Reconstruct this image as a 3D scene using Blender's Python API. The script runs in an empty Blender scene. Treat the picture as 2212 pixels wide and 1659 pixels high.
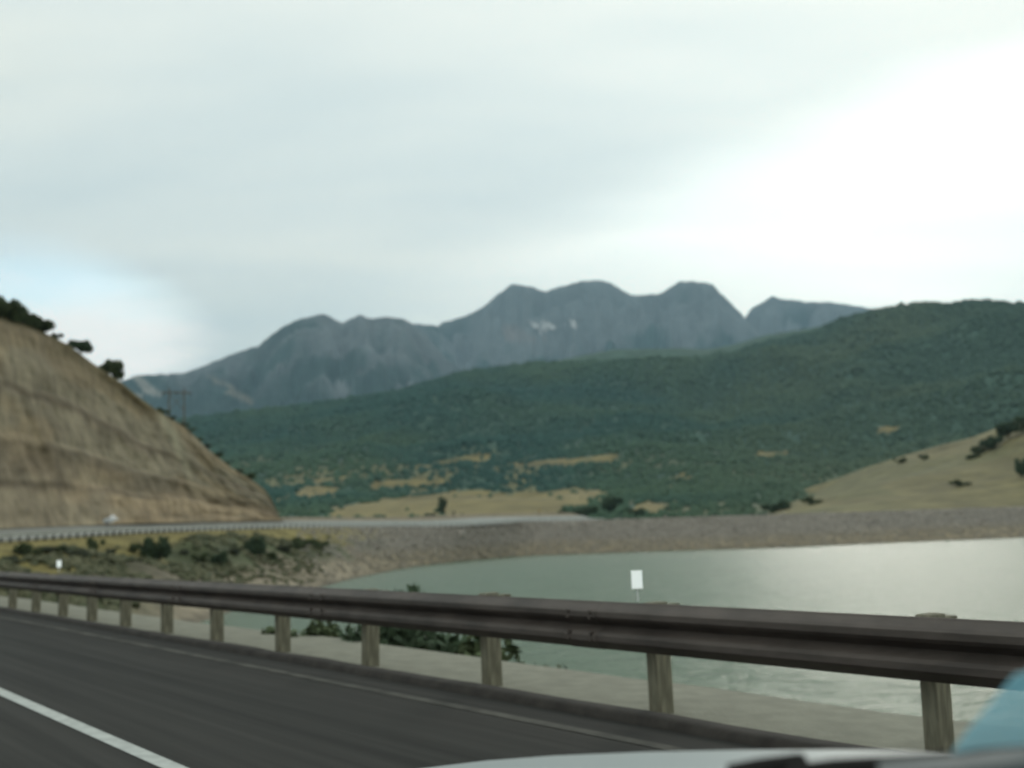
import bpy, bmesh, math, random
import numpy as np
from mathutils import Vector, Matrix, Euler

random.seed(7)
rng = np.random.default_rng(11)
SC = bpy.context.scene
COL = SC.collection

# ------------------------------------------------------------------ camera
CAM_Z = 1.22
PITCH, ROLL = math.radians(8.0), math.radians(-2.0)
ROT = Matrix.Rotation(math.pi/2 + PITCH, 3, 'X') @ Matrix.Rotation(ROLL, 3, 'Z')
cd = bpy.data.cameras.new('camera'); cam = bpy.data.objects.new('camera', cd); COL.objects.link(cam)
cam.matrix_world = Matrix.Translation((0, 0, CAM_Z)) @ ROT.to_4x4()
cd.sensor_width = 36; cd.lens = 36; cd.clip_start = 0.05; cd.clip_end = 40000
cd.dof.use_dof = True
cd.dof.focus_distance = 3.0
cd.dof.aperture_fstop = 2.4
SC.camera = cam

# ------------------------------------------------------------------ sun, sky, exposure
SUN_AZ, SUN_EL = math.radians(20), math.radians(15)      # azimuth right of the view direction
SUN_DIR = Vector((math.sin(SUN_AZ)*math.cos(SUN_EL), math.cos(SUN_AZ)*math.cos(SUN_EL), math.sin(SUN_EL)))
sl = bpy.data.lights.new('sun', 'SUN'); sl.energy = 0.7; sl.angle = math.radians(14); sl.color = (1.0, 0.95, 0.85)
sun = bpy.data.objects.new('sun', sl); COL.objects.link(sun)
sun.rotation_euler = SUN_DIR.to_track_quat('Z', 'Y').to_euler()

W = bpy.data.worlds.new('World'); SC.world = W; W.use_nodes = True
def build_world():
    nt = W.node_tree; N = nt.nodes; L = nt.links; N.clear()
    def nd(t, **k):
        n = N.new(t)
        for a, b in k.items(): setattr(n, a, b)
        return n
    def val(n, i, v): n.inputs[i].default_value = v; return n
    def math_(op, a, b=None, clamp=False):
        n = nd('ShaderNodeMath', operation=op, use_clamp=clamp)
        for i, q in enumerate((a, b)):
            if q is None: continue
            if isinstance(q, (int, float)): n.inputs[i].default_value = q
            else: L.new(q, n.inputs[i])
        return n.outputs[0]
    def mixc(f, a, b):
        n = nd('ShaderNodeMix', data_type='RGBA', clamp_factor=True)
        if isinstance(f, (int, float)): n.inputs[0].default_value = f
        else: L.new(f, n.inputs[0])
        for i, q in ((6, a), (7, b)):
            if isinstance(q, tuple): n.inputs[i].default_value = (*q, 1)
            else: L.new(q, n.inputs[i])
        return n.outputs[2]
    def ramp(x, lo, hi):
        n = nd('ShaderNodeMapRange', interpolation_type='SMOOTHSTEP'); L.new(x, n.inputs[0])
        n.inputs[1].default_value = lo; n.inputs[2].default_value = hi
        return n.outputs[0]
    tc = nd('ShaderNodeTexCoord'); d = tc.outputs['Generated']
    sep = nd('ShaderNodeSeparateXYZ'); L.new(d, sep.inputs[0])
    z = sep.outputs[2]
    zc = math_('MAXIMUM', z, 0.0)
    # cloud deck seen in perspective
    den = math_('ADD', zc, 0.22)
    cx = math_('DIVIDE', sep.outputs[0], den); cy = math_('DIVIDE', sep.outputs[1], den)
    cmb = nd('ShaderNodeCombineXYZ'); L.new(cx, cmb.inputs[0]); L.new(cy, cmb.inputs[1])
    mp = nd('ShaderNodeMapping'); L.new(cmb.outputs[0], mp.inputs[0])
    mp.inputs['Rotation'].default_value = (0, 0, math.radians(-24)); mp.inputs['Scale'].default_value = (0.55, 1.5, 1); mp.inputs['Location'].default_value = (1.3, 0.4, 0)
    def noise(scale, detail, rough=0.5):
        n = nd('ShaderNodeTexNoise'); L.new(mp.outputs[0], n.inputs['Vector'])
        n.inputs['Scale'].default_value = scale; n.inputs['Detail'].default_value = detail; n.inputs['Roughness'].default_value = rough
        return n.outputs['Fac']
    n1 = noise(0.9, 4, 0.45); n2 = noise(2.6, 5, 0.5)
    body = ramp(math_('ADD', math_('MULTIPLY', n1, 0.75), math_('MULTIPLY', n2, 0.25)), 0.34, 0.66)
    cloud = mixc(body, (0.71, 0.835, 0.845), (1.0, 1.055, 0.98))
    # glow of the sun hidden behind the cloud
    dp = nd('ShaderNodeVectorMath', operation='DOT_PRODUCT'); L.new(d, dp.inputs[0]); dp.inputs[1].default_value = SUN_DIR
    dot = math_('MAXIMUM', dp.outputs['Value'], 0.0)
    g1 = math_('MULTIPLY', math_('POWER', dot, 6.0), 0.16)
    g2 = math_('MULTIPLY', math_('POWER', dot, 26.0), 0.22)
    ed = nd('ShaderNodeVectorMath', operation='DOT_PRODUCT'); L.new(d, ed.inputs[0]); ed.inputs[1].default_value = (-0.31, -0.285, 1.0)
    under = math_('SUBTRACT', 1.0, ramp(math_('ADD', ed.outputs['Value'], math_('MULTIPLY', math_('SUBTRACT', n2, 0.5), 0.10)), -0.045, 0.045))
    g2 = math_('ADD', g2, math_('MULTIPLY', math_('MULTIPLY', under, math_('POWER', dot, 12.0)), 0.58))
    glow = math_('MULTIPLY', math_('ADD', g1, g2), math_('ADD', 0.9, math_('MULTIPLY', body, 0.2)))
    gc = nd('ShaderNodeMix', data_type='RGBA', blend_type='ADD'); gc.inputs[0].default_value = 1
    L.new(cloud, gc.inputs[6])
    gm = nd('ShaderNodeMix', data_type='RGBA', blend_type='MULTIPLY'); gm.inputs[0].default_value = 1
    L.new(glow, gm.inputs[6]); gm.inputs[7].default_value = (1.0, 0.95, 0.80, 1)
    L.new(gm.outputs[2], gc.inputs[7])
    # faint warm streaks drawn out across the cloud
    sm = nd('ShaderNodeMapping'); L.new(d, sm.inputs[0]); sm.inputs['Rotation'].default_value = (0, math.radians(25), 0); sm.inputs['Scale'].default_value = (1.3, 1.3, 6.5); sm.inputs['Location'].default_value = (0.3, 0, 0.62)
    ns = nd('ShaderNodeTexNoise'); L.new(sm.outputs[0], ns.inputs['Vector']); ns.inputs['Scale'].default_value = 1.0; ns.inputs['Detail'].default_value = 3; ns.inputs['Roughness'].default_value = 0.4
    st = ramp(ns.outputs['Fac'], 0.42, 0.68)
    wm = nd('ShaderNodeMix', data_type='RGBA', blend_type='ADD'); wm.inputs[0].default_value = 1
    L.new(gc.outputs[2], wm.inputs[6]); L.new(mixc(st, (-0.02, -0.012, 0.0), (0.13, 0.085, 0.02)), wm.inputs[7])
    deck = wm.outputs[2]
    # clear sky showing through a break in the cloud low on the left
    sky = nd('ShaderNodeTexSky', sky_type='NISHITA', sun_disc=False)
    sky.sun_elevation = SUN_EL; sky.sun_rotation = SUN_AZ
    skc = nd('ShaderNodeMix', data_type='RGBA', blend_type='MULTIPLY'); skc.inputs[0].default_value = 1
    L.new(sky.outputs[0], skc.inputs[6]); skc.inputs[7].default_value = (0.30, 0.30, 0.27, 1)
    hole = Vector((math.sin(math.radians(-25)), math.cos(math.radians(-25)), 0.185)).normalized()
    hp = nd('ShaderNodeVectorMath', operation='DOT_PRODUCT'); L.new(d, hp.inputs[0]); hp.inputs[1].default_value = hole
    zz = math_('SUBTRACT', z, 0.18)
    hm = ramp(math_('ADD', math_('SUBTRACT', hp.outputs['Value'], math_('MULTIPLY', math_('MULTIPLY', zz, zz), 0.9)), math_('MULTIPLY', math_('SUBTRACT', n2, 0.5), 0.02)), 0.987, 0.9985)
    # bright cumulus below the break
    pz = nd('ShaderNodeMapping'); L.new(d, pz.inputs[0]); pz.inputs['Scale'].default_value = (7, 7, 26)
    nz = nd('ShaderNodeTexNoise'); L.new(pz.outputs[0], nz.inputs['Vector']); nz.inputs['Scale'].default_value = 1.0; nz.inputs['Detail'].default_value = 5
    low = ramp(math_('ADD', math_('SUBTRACT', 0.226, z), math_('MULTIPLY', math_('SUBTRACT', nz.outputs['Fac'], 0.5), 0.09)), -0.015, 0.035)
    gap = mixc(low, skc.outputs[2], (1.55, 1.5, 1.4))
    col = mixc(math_('MULTIPLY', hm, 0.9), deck, gap)
    bg = nd('ShaderNodeBackground'); L.new(col, bg.inputs[0]); bg.inputs[1].default_value = 1.0
    out = nd('ShaderNodeOutputWorld'); L.new(bg.outputs[0], out.inputs[0])
build_world()
SC.view_settings.view_transform = 'Standard'; SC.view_settings.look = 'None'
SC.view_settings.exposure = 0; SC.view_settings.gamma = 1; SC.view_settings.use_curve_mapping = False
SC.render.engine = 'CYCLES'
cy = SC.cycles
cy.use_denoising = True
cy.max_bounces = 5; cy.diffuse_bounces = 2; cy.glossy_bounces = 3; cy.transmission_bounces = 3; cy.transparent_max_bounces = 8; cy.volume_bounces = 0
cy.caustics_reflective = False; cy.caustics_refractive = False

# ------------------------------------------------------------------ geometry of the view (photo at 2212 x 1659)
F = 2212.0
R3 = np.array(ROT)
def ray(px, py):
    v = R3 @ np.array(((px-1106.0)/F, -(py-829.5)/F, -1.0)); return v
def azel(px, py):
    v = ray(px, py); h = math.hypot(v[0], v[1]); return math.atan2(v[0], v[1]), v[2]/h
def at(px, py, D):                                     # point seen at a pixel, D metres away over the ground
    v = ray(px, py); h = math.hypot(v[0], v[1]); return np.array((v[0]/h*D, v[1]/h*D, CAM_Z+v[2]/h*D))
def project(P):
    q = (np.asarray(P, float) - np.array((0, 0, CAM_Z))) @ R3
    w = -q[..., 2]; w = np.where(w < 1e-6, 1e-6, w)
    return 1106+F*q[..., 0]/w, 829.5-F*q[..., 1]/w
def az_of(px):
    v = ray(px, 1141.0 - 0.035*(px-1106)); return math.atan2(v[0], v[1])
def sil(pts):                                          # outline in the photo -> (azimuths, tangents of elevation)
    a = np.array([azel(*p) for p in pts]); return a[:, 0], a[:, 1]
def polyhit(poly, x, y):
    x = np.asarray(x); y = np.asarray(y); ins = np.zeros(x.shape, bool); n = len(poly)
    for i in range(n):
        x1, y1 = poly[i]; x2, y2 = poly[(i+1) % n]
        c = ((y1 > y) != (y2 > y)) & (x < (x2-x1)*(y-y1)/((y2-y1) or 1e-9)+x1)
        ins ^= c
    return ins
ss = lambda a, b, x: (lambda t: t*t*(3-2*t))(np.clip((x-a)/(b-a), 0, 1))

# value noise
PERM = rng.random((256, 256))
def vnoise(x, y):
    x = np.asarray(x, float); y = np.asarray(y, float)
    xi = np.floor(x).astype(int); yi = np.floor(y).astype(int); fx = x-xi; fy = y-yi
    fx = fx*fx*(3-2*fx); fy = fy*fy*(3-2*fy)
    g = lambda i, j: PERM[i & 255, j & 255]
    return (g(xi, yi)*(1-fx)+g(xi+1, yi)*fx)*(1-fy)+(g(xi, yi+1)*(1-fx)+g(xi+1, yi+1)*fx)*fy
def fbm(x, y, o=5, g=0.5, ridged=False):
    s = 0; a = 1; t = 0
    for k in range(o):
        v = vnoise(np.asarray(x)*2**k+17.3*k, np.asarray(y)*2**k+9.1*k)
        if ridged: v = 1-abs(2*v-1)
        s = s+a*v; t += a; a *= g
    return s/t

# ------------------------------------------------------------------ materials
def mat(name, color=None, rough=0.9, attr=None, var=0.0, vscale=1.0, vstretch=(1, 1, 1), vdetail=4, bump=0.0, bscale=None, bdist=0.1, spec=0.3, metal=0.0, color2=None, hard=(0.35, 0.65), emit=None):
    m = bpy.data.materials.new(name); m.use_nodes = True
    nt = m.node_tree; N = nt.nodes; L = nt.links; b = N['Principled BSDF']
    b.inputs['Roughness'].default_value = rough; b.inputs['Metallic'].default_value = metal
    b.inputs['Specular IOR Level'].default_value = spec
    src = None
    if attr:
        a = N.new('ShaderNodeAttribute'); a.attribute_name = attr; src = a.outputs['Color']
    tc = N.new('ShaderNodeTexCoord')
    mp = N.new('ShaderNodeMapping'); L.new(tc.outputs['Object'], mp.inputs[0]); mp.inputs['Scale'].default_value = vstretch
    if var or color2:
        nz = N.new('ShaderNodeTexNoise'); L.new(mp.outputs[0], nz.inputs['Vector'])
        nz.inputs['Scale'].default_value = vscale; nz.inputs['Detail'].default_value = vdetail; nz.inputs['Roughness'].default_value = 0.6
        mr = N.new('ShaderNodeMapRange'); L.new(nz.outputs['Fac'], mr.inputs[0]); mr.inputs[1].default_value = hard[0]; mr.inputs[2].default_value = hard[1]
        if color2:
            mx = N.new('ShaderNodeMix'); mx.data_type = 'RGBA'; L.new(mr.outputs[0], mx.inputs[0])
            mx.inputs[6].default_value = (*color, 1); mx.inputs[7].default_value = (*color2, 1); src = mx.outputs[2]
        else:
            mr.inputs[3].default_value = 1-var; mr.inputs[4].default_value = 1+var
            mx = N.new('ShaderNodeMix'); mx.data_type = 'RGBA'; mx.blend_type = 'MULTIPLY'; mx.inputs[0].default_value = 1
            if src is not None: L.new(src, mx.inputs[6])
            else: mx.inputs[6].default_value = (*color, 1)
            L.new(mr.outputs[0], mx.inputs[7]); src = mx.outputs[2]
    if src is not None: L.new(src, b.inputs['Base Color'])
    else: b.inputs['Base Color'].default_value = (*color, 1)
    if bump:
        nb = N.new('ShaderNodeTexNoise'); L.new(mp.outputs[0], nb.inputs['Vector'])
        nb.inputs['Scale'].default_value = bscale or vscale; nb.inputs['Detail'].default_value = 5
        bp = N.new('ShaderNodeBump'); bp.inputs['Strength'].default_value = bump; bp.inputs['Distance'].default_value = bdist
        L.new(nb.outputs['Fac'], bp.inputs['Height']); L.new(bp.outputs[0], b.inputs['Normal'])
    if emit:
        b.inputs['Emission Color'].default_value = (*emit[0], 1); b.inputs['Emission Strength'].default_value = emit[1]
    return m

def mesh(name, V, Fc, m, parent=None, cols=None, smooth=False):
    me = bpy.data.meshes.new(name)
    V = np.asarray(V, float)
    me.from_pydata([tuple(v) for v in V], [], Fc if isinstance(Fc, list) else [tuple(f) for f in Fc])
    if cols is not None:
        ca = me.color_attributes.new('tone', 'FLOAT_COLOR', 'POINT')
        c4 = np.ones((len(V), 4)); c4[:, :3] = cols
        ca.data.foreach_set('color', c4.ravel())
    if smooth: me.polygons.foreach_set('use_smooth', [True]*len(me.polygons))
    if m is not None: me.materials.append(m)
    me.update()
    o = bpy.data.objects.new(name, me); COL.objects.link(o)
    if parent: o.parent = parent
    return o
def grid_faces(nr, nc):
    i = np.arange(nr-1)[:, None]*nc+np.arange(nc-1)[None, :]
    return np.stack([i, i+1, i+nc+1, i+nc], -1).reshape(-1, 4).tolist()
def tag(o, label=None, cat=None, group=None, kind=None):
    for k, v in (('label', label), ('category', cat), ('group', group), ('kind', kind)):
        if v: o[k] = v
    return o
def empty(name, loc=(0, 0, 0), rz=0.0):
    o = bpy.data.objects.new(name, None); COL.objects.link(o); o.location = loc; o.rotation_euler = (0, 0, rz); return o
def copy_tree(o, parent=None):
    c = o.copy(); COL.objects.link(c); c.parent = parent
    for ch in list(o.children): copy_tree(ch, c)
    return c
class MB:                                              # collects shapes into one mesh
    def __init__(s): s.v = []; s.f = []
    def add(s, v, f):
        k = len(s.v); s.v += [tuple(map(float, p)) for p in v]; s.f += [tuple(i+k for i in q) for q in f]; return s
    def box(s, x0, x1, y0, y1, z0, z1):
        return s.add([(x, y, z) for z in (z0, z1) for y in (y0, y1) for x in (x0, x1)],
                     [(0, 2, 3, 1), (4, 5, 7, 6), (0, 1, 5, 4), (2, 6, 7, 3), (0, 4, 6, 2), (1, 3, 7, 5)])
    def tube(s, a, b, r0, r1=None, n=8):
        r1 = r0 if r1 is None else r1; a = Vector(a); b = Vector(b); d = (b-a).normalized()
        p = d.orthogonal().normalized(); q = d.cross(p); V = []
        for c, r in ((a, r0), (b, r1)):
            for k in range(n):
                t = 2*math.pi*k/n; V.append(c+p*(r*math.cos(t))+q*(r*math.sin(t)))
        Fs = [(k, (k+1) % n, n+(k+1) % n, n+k) for k in range(n)]+[tuple(range(n))[::-1], tuple(range(n, 2*n))]
        return s.add(V, Fs)
    def build(s, name, m, parent=None, smooth=False, bevel=0): 
        o = mesh(name, s.v, s.f, m, parent, smooth=smooth)
        if bevel:
            bm = bmesh.new(); bm.from_mesh(o.data); bmesh.ops.recalc_face_normals(bm, faces=bm.faces)
            bmesh.ops.bevel(bm, geom=bm.edges[:], offset=bevel, segments=2, affect='EDGES', profile=0.6); bm.to_mesh(o.data); bm.free()
        return o

# ------------------------------------------------------------------ road frame: s along our road, n to its right
RA = math.radians(38.6)
U = np.array((-math.sin(RA), math.cos(RA))); NV = np.array((math.cos(RA), math.sin(RA)))
def road(s, n, z=0.0):
    p = s*U+n*NV; return (p[0], p[1], z)

# ground sheet far below everything
M_ground = mat('dry_earth', (0.16, 0.14, 0.09), var=0.3, vscale=0.01)
def disc(r, z, n=48): return [(r*math.cos(2*math.pi*k/n), r*math.sin(2*math.pi*k/n), z) for k in range(n)]
tag(mesh('ground', disc(11800, -14), [tuple(range(48))], M_ground), 'dry lake bed and valley floor under the reservoir and hills', kind='structure')

# ------------------------------------------------------------------ shore of the reservoir: dam face and promontory
PXS = [-420, -300, 0, 300, 450, 600, 700, 773, 899, 1000, 1095, 1151, 1570, 1700, 2212, 3000, 3800]
AZS = np.array([az_of(p) for p in PXS])
DW = [42, 44, 52, 78, 98, 126, 149, 173, 216, 240, 258, 266, 268, 270, 307, 400, 560]
DCR = [80, 95, 119, 150, 170, 190, 203, 215, 237, 250, 268, 286, 292, 296, 334, 430, 600]
ZCR = [0.9, 1.25, 1.62, 2.3, 2.5, 2.66, 2.6, 2.5, 2.3, 2.1, 2.45, 2.75, 2.5, 2.4, 2.3, 2.2, 2.2]
LAKE = -6.0
def shore_par(az): return np.interp(az, AZS, DW), np.interp(az, AZS, DCR), np.interp(az, AZS, ZCR)
def shore_z(az, d):
    dw, dc, zc = shore_par(az)
    t = (d-dw)/(dc-dw)
    bay = 1-ss(az_of(640), az_of(960), az)             # the rough natural promontory on the left, the smooth dam on the right
    prof = np.clip(t, -0.5, 1)
    curved = np.where(t > 0, 0.55*np.clip(t, 0, 1)+0.45*np.sin(np.clip(t, 0, 1)*math.pi/2)**1.2, t)
    f = np.where(t < 0, t*1.2, prof*(1-bay)+curved*bay)
    z = LAKE+(zc-LAKE)*f
    x = np.sin(az)*d; y = np.cos(az)*d
    amp = bay*2.2*ss(0.0, 0.25, t)*(1-ss(0.72, 0.95, t))+0.25*(1-ss(0.9, 1.0, t))
    return np.where(t <= 1, z+amp*(fbm(x/11, y/11, 4)-0.5)*2, zc-np.clip(d-dc-26, 0, 12)*0.12)
def hit(px, py, zf, d0, d1, n=1500):                   # where the sight line meets a terrain
    a, e = azel(px, py); ds = np.linspace(d0, d1, n); zz = zf(np.full(n, a), ds); k = np.argmax(zz >= CAM_Z+e*ds)
    if not (zz >= CAM_Z+e*ds).any(): k = n-1
    return np.array((math.sin(a)*ds[k], math.cos(a)*ds[k], zz[k]))

def shore():
    az = np.linspace(az_of(-420), az_of(3800), 420); tt = np.concatenate([np.linspace(-0.25, 1, 90), np.linspace(1.03, 1.9, 8)])
    A = np.repeat(az[None], len(tt), 0); dw, dc, zc = shore_par(A)
    D = np.where(tt[:, None] <= 1, dw+(dc-dw)*tt[:, None], dc+(tt[:, None]-1)*60)
    Z = shore_z(A, D); X = np.sin(A)*D; Y = np.cos(A)*D
    px, py = project(np.stack([X, Y, Z], -1))
    bay = 1-ss(700, 900, px)
    n1 = fbm(X/7, Y/7, 4); n2 = fbm(X/30, Y/30, 3)
    riprap = np.array((0.24, 0.21, 0.175)); beach = np.array((0.29, 0.235, 0.155)); grassy = np.array((0.20, 0.165, 0.06)); green = np.array((0.075, 0.085, 0.04))
    f = np.clip((D-dw)/(dc-dw), 0, 1)
    c = riprap[None, None]*(0.8+0.4*n1[..., None])
    c = c*(1-(1-ss(0.25, 0.55, f+0.3*(n2-0.5)))[..., None])+beach*(1-ss(0.25, 0.55, f+0.3*(n2-0.5)))[..., None]
    olive = np.array((0.105, 0.098, 0.055)); lo = (1-ss(230, 420, px+120*(n2-0.5)))[..., None]
    low = (beach*np.array((0.9, 0.92, 1.0)))*(1-lo)+olive*lo
    b = np.where((f > 0.56+0.25*(n2-0.5))[..., None], grassy*(0.8+0.6*n1[..., None]), low*(0.6+0.8*n1[..., None]))
    gmask = (ss(0.42, 0.56, n1)*ss(0.25, 0.42, f+0.2*(1-ss(200, 400, px)))*(1-ss(0.62, 0.75, f)))[..., None]
    b = b*(1-gmask)+green*gmask
    c = c*(1-bay[..., None])+b*bay[..., None]
    wet = (1-ss(0.02, 0.07, f))[..., None]; c = c*(1-0.45*wet)
    tag(mesh('lake_shore_ground', np.stack([X, Y, Z], -1).reshape(-1, 3), grid_faces(*X.shape), mat('shore_soil', attr='tone', var=0.3, vscale=0.35, bump=0.6, bscale=0.8, bdist=0.6), cols=c.reshape(-1, 3), smooth=True),
        'grey stone dam face and brown promontory sloping down to the lake', kind='structure')
shore()

# ------------------------------------------------------------------ water
def lake():
    m = bpy.data.materials.new('lake_water'); m.use_nodes = True; nt = m.node_tree; N = nt.nodes; L = nt.links; b = N['Principled BSDF']
    b.inputs['Base Color'].default_value = (0.15, 0.205, 0.14, 1); b.inputs['Roughness'].default_value = 0.24; b.inputs['IOR'].default_value = 1.33
    tc = N.new('ShaderNodeTexCoord'); acc = None
    for sc_, st, rot, dist in ((0.30, (1, 2.8, 1), 35, 1.1), (1.5, (1, 2.2, 1), 15, 0.30), (0.05, (1, 1.6, 1), 20, 1.0)):
        mp = N.new('ShaderNodeMapping'); L.new(tc.outputs['Object'], mp.inputs[0]); mp.inputs['Rotation'].default_value = (0, 0, math.radians(rot)); mp.inputs['Scale'].default_value = st
        nz = N.new('ShaderNodeTexNoise'); L.new(mp.outputs[0], nz.inputs['Vector']); nz.inputs['Scale'].default_value = sc_; nz.inputs['Detail'].default_value = 4
        bp = N.new('ShaderNodeBump'); bp.inputs['Strength'].default_value = 1.0; bp.inputs['Distance'].default_value = dist; L.new(nz.outputs['Fac'], bp.inputs['Height'])
        if acc: L.new(acc.outputs[0], bp.inputs['Normal'])
        acc = bp
    L.new(acc.outputs[0], b.inputs['Normal'])
    V = [(-150, -260, LAKE), (900, -260, LAKE), (900, 620, LAKE), (-150, 620, LAKE)]
    tag(mesh('lake_water', V, [(0, 1, 2, 3)], m), 'pale green rippled reservoir water below the road', kind='structure')
lake()

# ------------------------------------------------------------------ wooded hill across the valley
HS = [(-700, 960), (150, 960), (300, 930), (400, 905), (480, 895), (560, 885), (700, 868), (850, 845), (1000, 803), (1100, 790), (1200, 778), (1260, 765), (1330, 752), (1400, 745), (1470, 741), (1520, 745), (1580, 738), (1640, 724), (1700, 714), (1760, 705), (1830, 685), (1890, 670), (1950, 659), (2000, 656), (2060, 655), (2090, 648), (2130, 648), (2160, 652), (2212, 655), (2400, 640), (3000, 690)]
HA, HE = sil(HS)
D0, DCH = 430.0, 2500.0
def hill_z(az, d):
    e = np.interp(az, HA, HE); dc = DCH+260*np.sin(az*9)
    t = (d-D0)/(dc-D0); x = np.sin(az)*d; y = np.cos(az)*d
    z = CAM_Z-1.0+np.where(t > 0, d*e*np.clip(t, 0, 1), 0)
    spur = fbm(x/420+3.1, y/520, 4, ridged=True)-0.55
    win = np.clip(t, 0, 1)*(1-ss(0.72, 1.0, t))
    z = z+win*260*spur*e*4+np.clip(t, 0, 1)*(1-ss(.9, 1.0, t))*(fbm(x/70, y/70, 3)-0.5)*24
    return np.where(t > 1, CAM_Z-1+dc*e-(d-dc)*0.35, z)
MEADOWS = [[(740, 1125), (770, 1085), (870, 1072), (1000, 1064), (1150, 1061), (1310, 1052), (1335, 1058), (1290, 1082), (1230, 1097), (1170, 1125)],
           [(900, 1012), (930, 1000), (1050, 978), (1065, 988), (950, 1010)], [(1085, 1004), (1200, 990), (1320, 983), (1315, 997), (1110, 1013)],
           [(790, 1050), (850, 1040), (1010, 1034), (1070, 1040), (800, 1058)], [(640, 1062), (735, 1048), (745, 1072), (640, 1082)], [(690, 1122), (720, 1090), (800, 1080), (800, 1125)],
           [(1625, 978), (1700, 972), (1705, 986), (1630, 988)], [(1880, 930), (1950, 920), (1945, 938), (1885, 942)], [(1440, 1035), (1480, 1020), (1490, 1040)], [(640, 1040), (760, 1028), (760, 1036), (645, 1048)], [(1340, 1108), (1420, 1080), (1450, 1110)]]
def cover(px, py, x, y):                               # 1 where trees stand, 0 in open dry grass
    m = np.zeros(np.shape(px), bool)
    jx = px+60*(fbm(x/40, y/40, 3)-0.5); jy = py+22*(fbm(x/40+50, y/40, 3)-0.5)
    for P in MEADOWS: m |= polyhit(P, jx, jy)
    low = ss(945, 1040, py)
    patch = ss(0.46, 0.56, fbm(x/48, y/110, 4))
    c = 1-low*(1-(0.38+0.2*ss(1350, 1500, px)+(0.62-0.2*ss(1350, 1500, px))*patch))
    c = np.where(m, 0.004, c)
    return c
def hill():
    az = np.linspace(az_of(-900), az_of(3400), 420)
    t = np.concatenate([np.linspace(0, 1, 150)**1.25*2330+430-60, [2900, 3300]])
    A, D = np.meshgrid(az, t); Z = hill_z(A, D); X = np.sin(A)*D; Y = np.cos(A)*D
    px, py = project(np.stack([X, Y, Z], -1)); c = cover(px, py, X, Y)[..., None]
    n = fbm(X/25, Y/25, 4)[..., None]
    n3 = fbm(X/60+2, Y/120, 3)[..., None]; gold = np.array((0.212, 0.168, 0.070))*(0.55+0.55*n+0.35*n3); scrub = np.array((0.062, 0.108, 0.08))*(0.7+0.6*n)
    col = gold*(1-c)+scrub*c
    tag(mesh('wooded_hill', np.stack([X, Y, Z], -1).reshape(-1, 3), grid_faces(*X.shape), mat('hill_soil', attr='tone', var=0.25, vscale=0.05), cols=col.reshape(-1, 3), smooth=True),
        'long dark green wooded hill beyond the dam, golden grass at its foot', kind='structure')
hill()

ICO = None
def ico():
    bm = bmesh.new(); bmesh.ops.create_icosphere(bm, subdivisions=1, radius=1)
    v = np.array([q.co[:] for q in bm.verts]); f = np.array([[q.index for q in p.verts] for p in bm.faces]); bm.free(); return v, f
IV, IF = ico()
def blobs(name, P, S, m, cols, rough=0.3, squash=1.0):  # many lumps in one mesh
    n = len(P); k = len(IV)
    R = 1+rough*rng.normal(size=(n, k, 1))
    ang = rng.random(n)*6.283; c, s = np.cos(ang), np.sin(ang)
    V = IV[None]*R*S[:, None, None] if S.ndim == 1 else IV[None]*R*S[:, None, :]
    V = np.stack([V[..., 0]*c[:, None]-V[..., 1]*s[:, None], V[..., 0]*s[:, None]+V[..., 1]*c[:, None], V[..., 2]*squash], -1)+P[:, None]
    Fc = (IF[None]+(np.arange(n)*k)[:, None, None]).reshape(-1, 3)
    return mesh(name, V.reshape(-1, 3), Fc.tolist(), m, cols=np.repeat(cols, k, 0))
def woods():
    n = 240000
    az = rng.uniform(az_of(200), az_of(2700), n); d = 440+rng.random(n)**0.75*2130
    z = hill_z(az, d); P = np.stack([np.sin(az)*d, np.cos(az)*d, z], -1)
    px, py = project(P); c = cover(px, py, P[:, 0], P[:, 1])
    dens = 0.75*fbm(P[:, 0]/60, P[:, 1]/60, 3)+0.25
    keep = (rng.random(n) < c*dens*1.1) & (px > 300) & (px < 2500) & (py < 1126)
    P = P[keep]; d = d[keep]
    keep2 = rng.random(len(P)) < np.clip(78000/len(P), 0, 1); P = P[keep2]; d = d[keep2]
    S = (0.95+d/760)*rng.lognormal(0, 0.28, len(P))
    sp = ss(0.3, 0.7, fbm(P[:, 0]/260+9, P[:, 1]/300, 3))[:, None]
    col = np.array((0.048, 0.100, 0.082))*(1-sp)+np.array((0.076, 0.122, 0.076))*sp
    ol = (0.75*ss(1250, 1900, px[keep][keep2]))[:, None]*(0.6+0.4*sp); col = col*(1-ol)+np.array((0.098, 0.128, 0.085))*ol
    col = col*rng.uniform(0.86, 1.16, (len(P), 1))
    P[:, 2] += S*0.12
    o = blobs('woods', P, S, mat('tree_crowns', attr='tone', rough=0.95, spec=0.1), col, 0.22, 1.1)
    tag(o, 'dark green scrub oak and conifer woods covering the long hill', kind='stuff')
woods()

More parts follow.
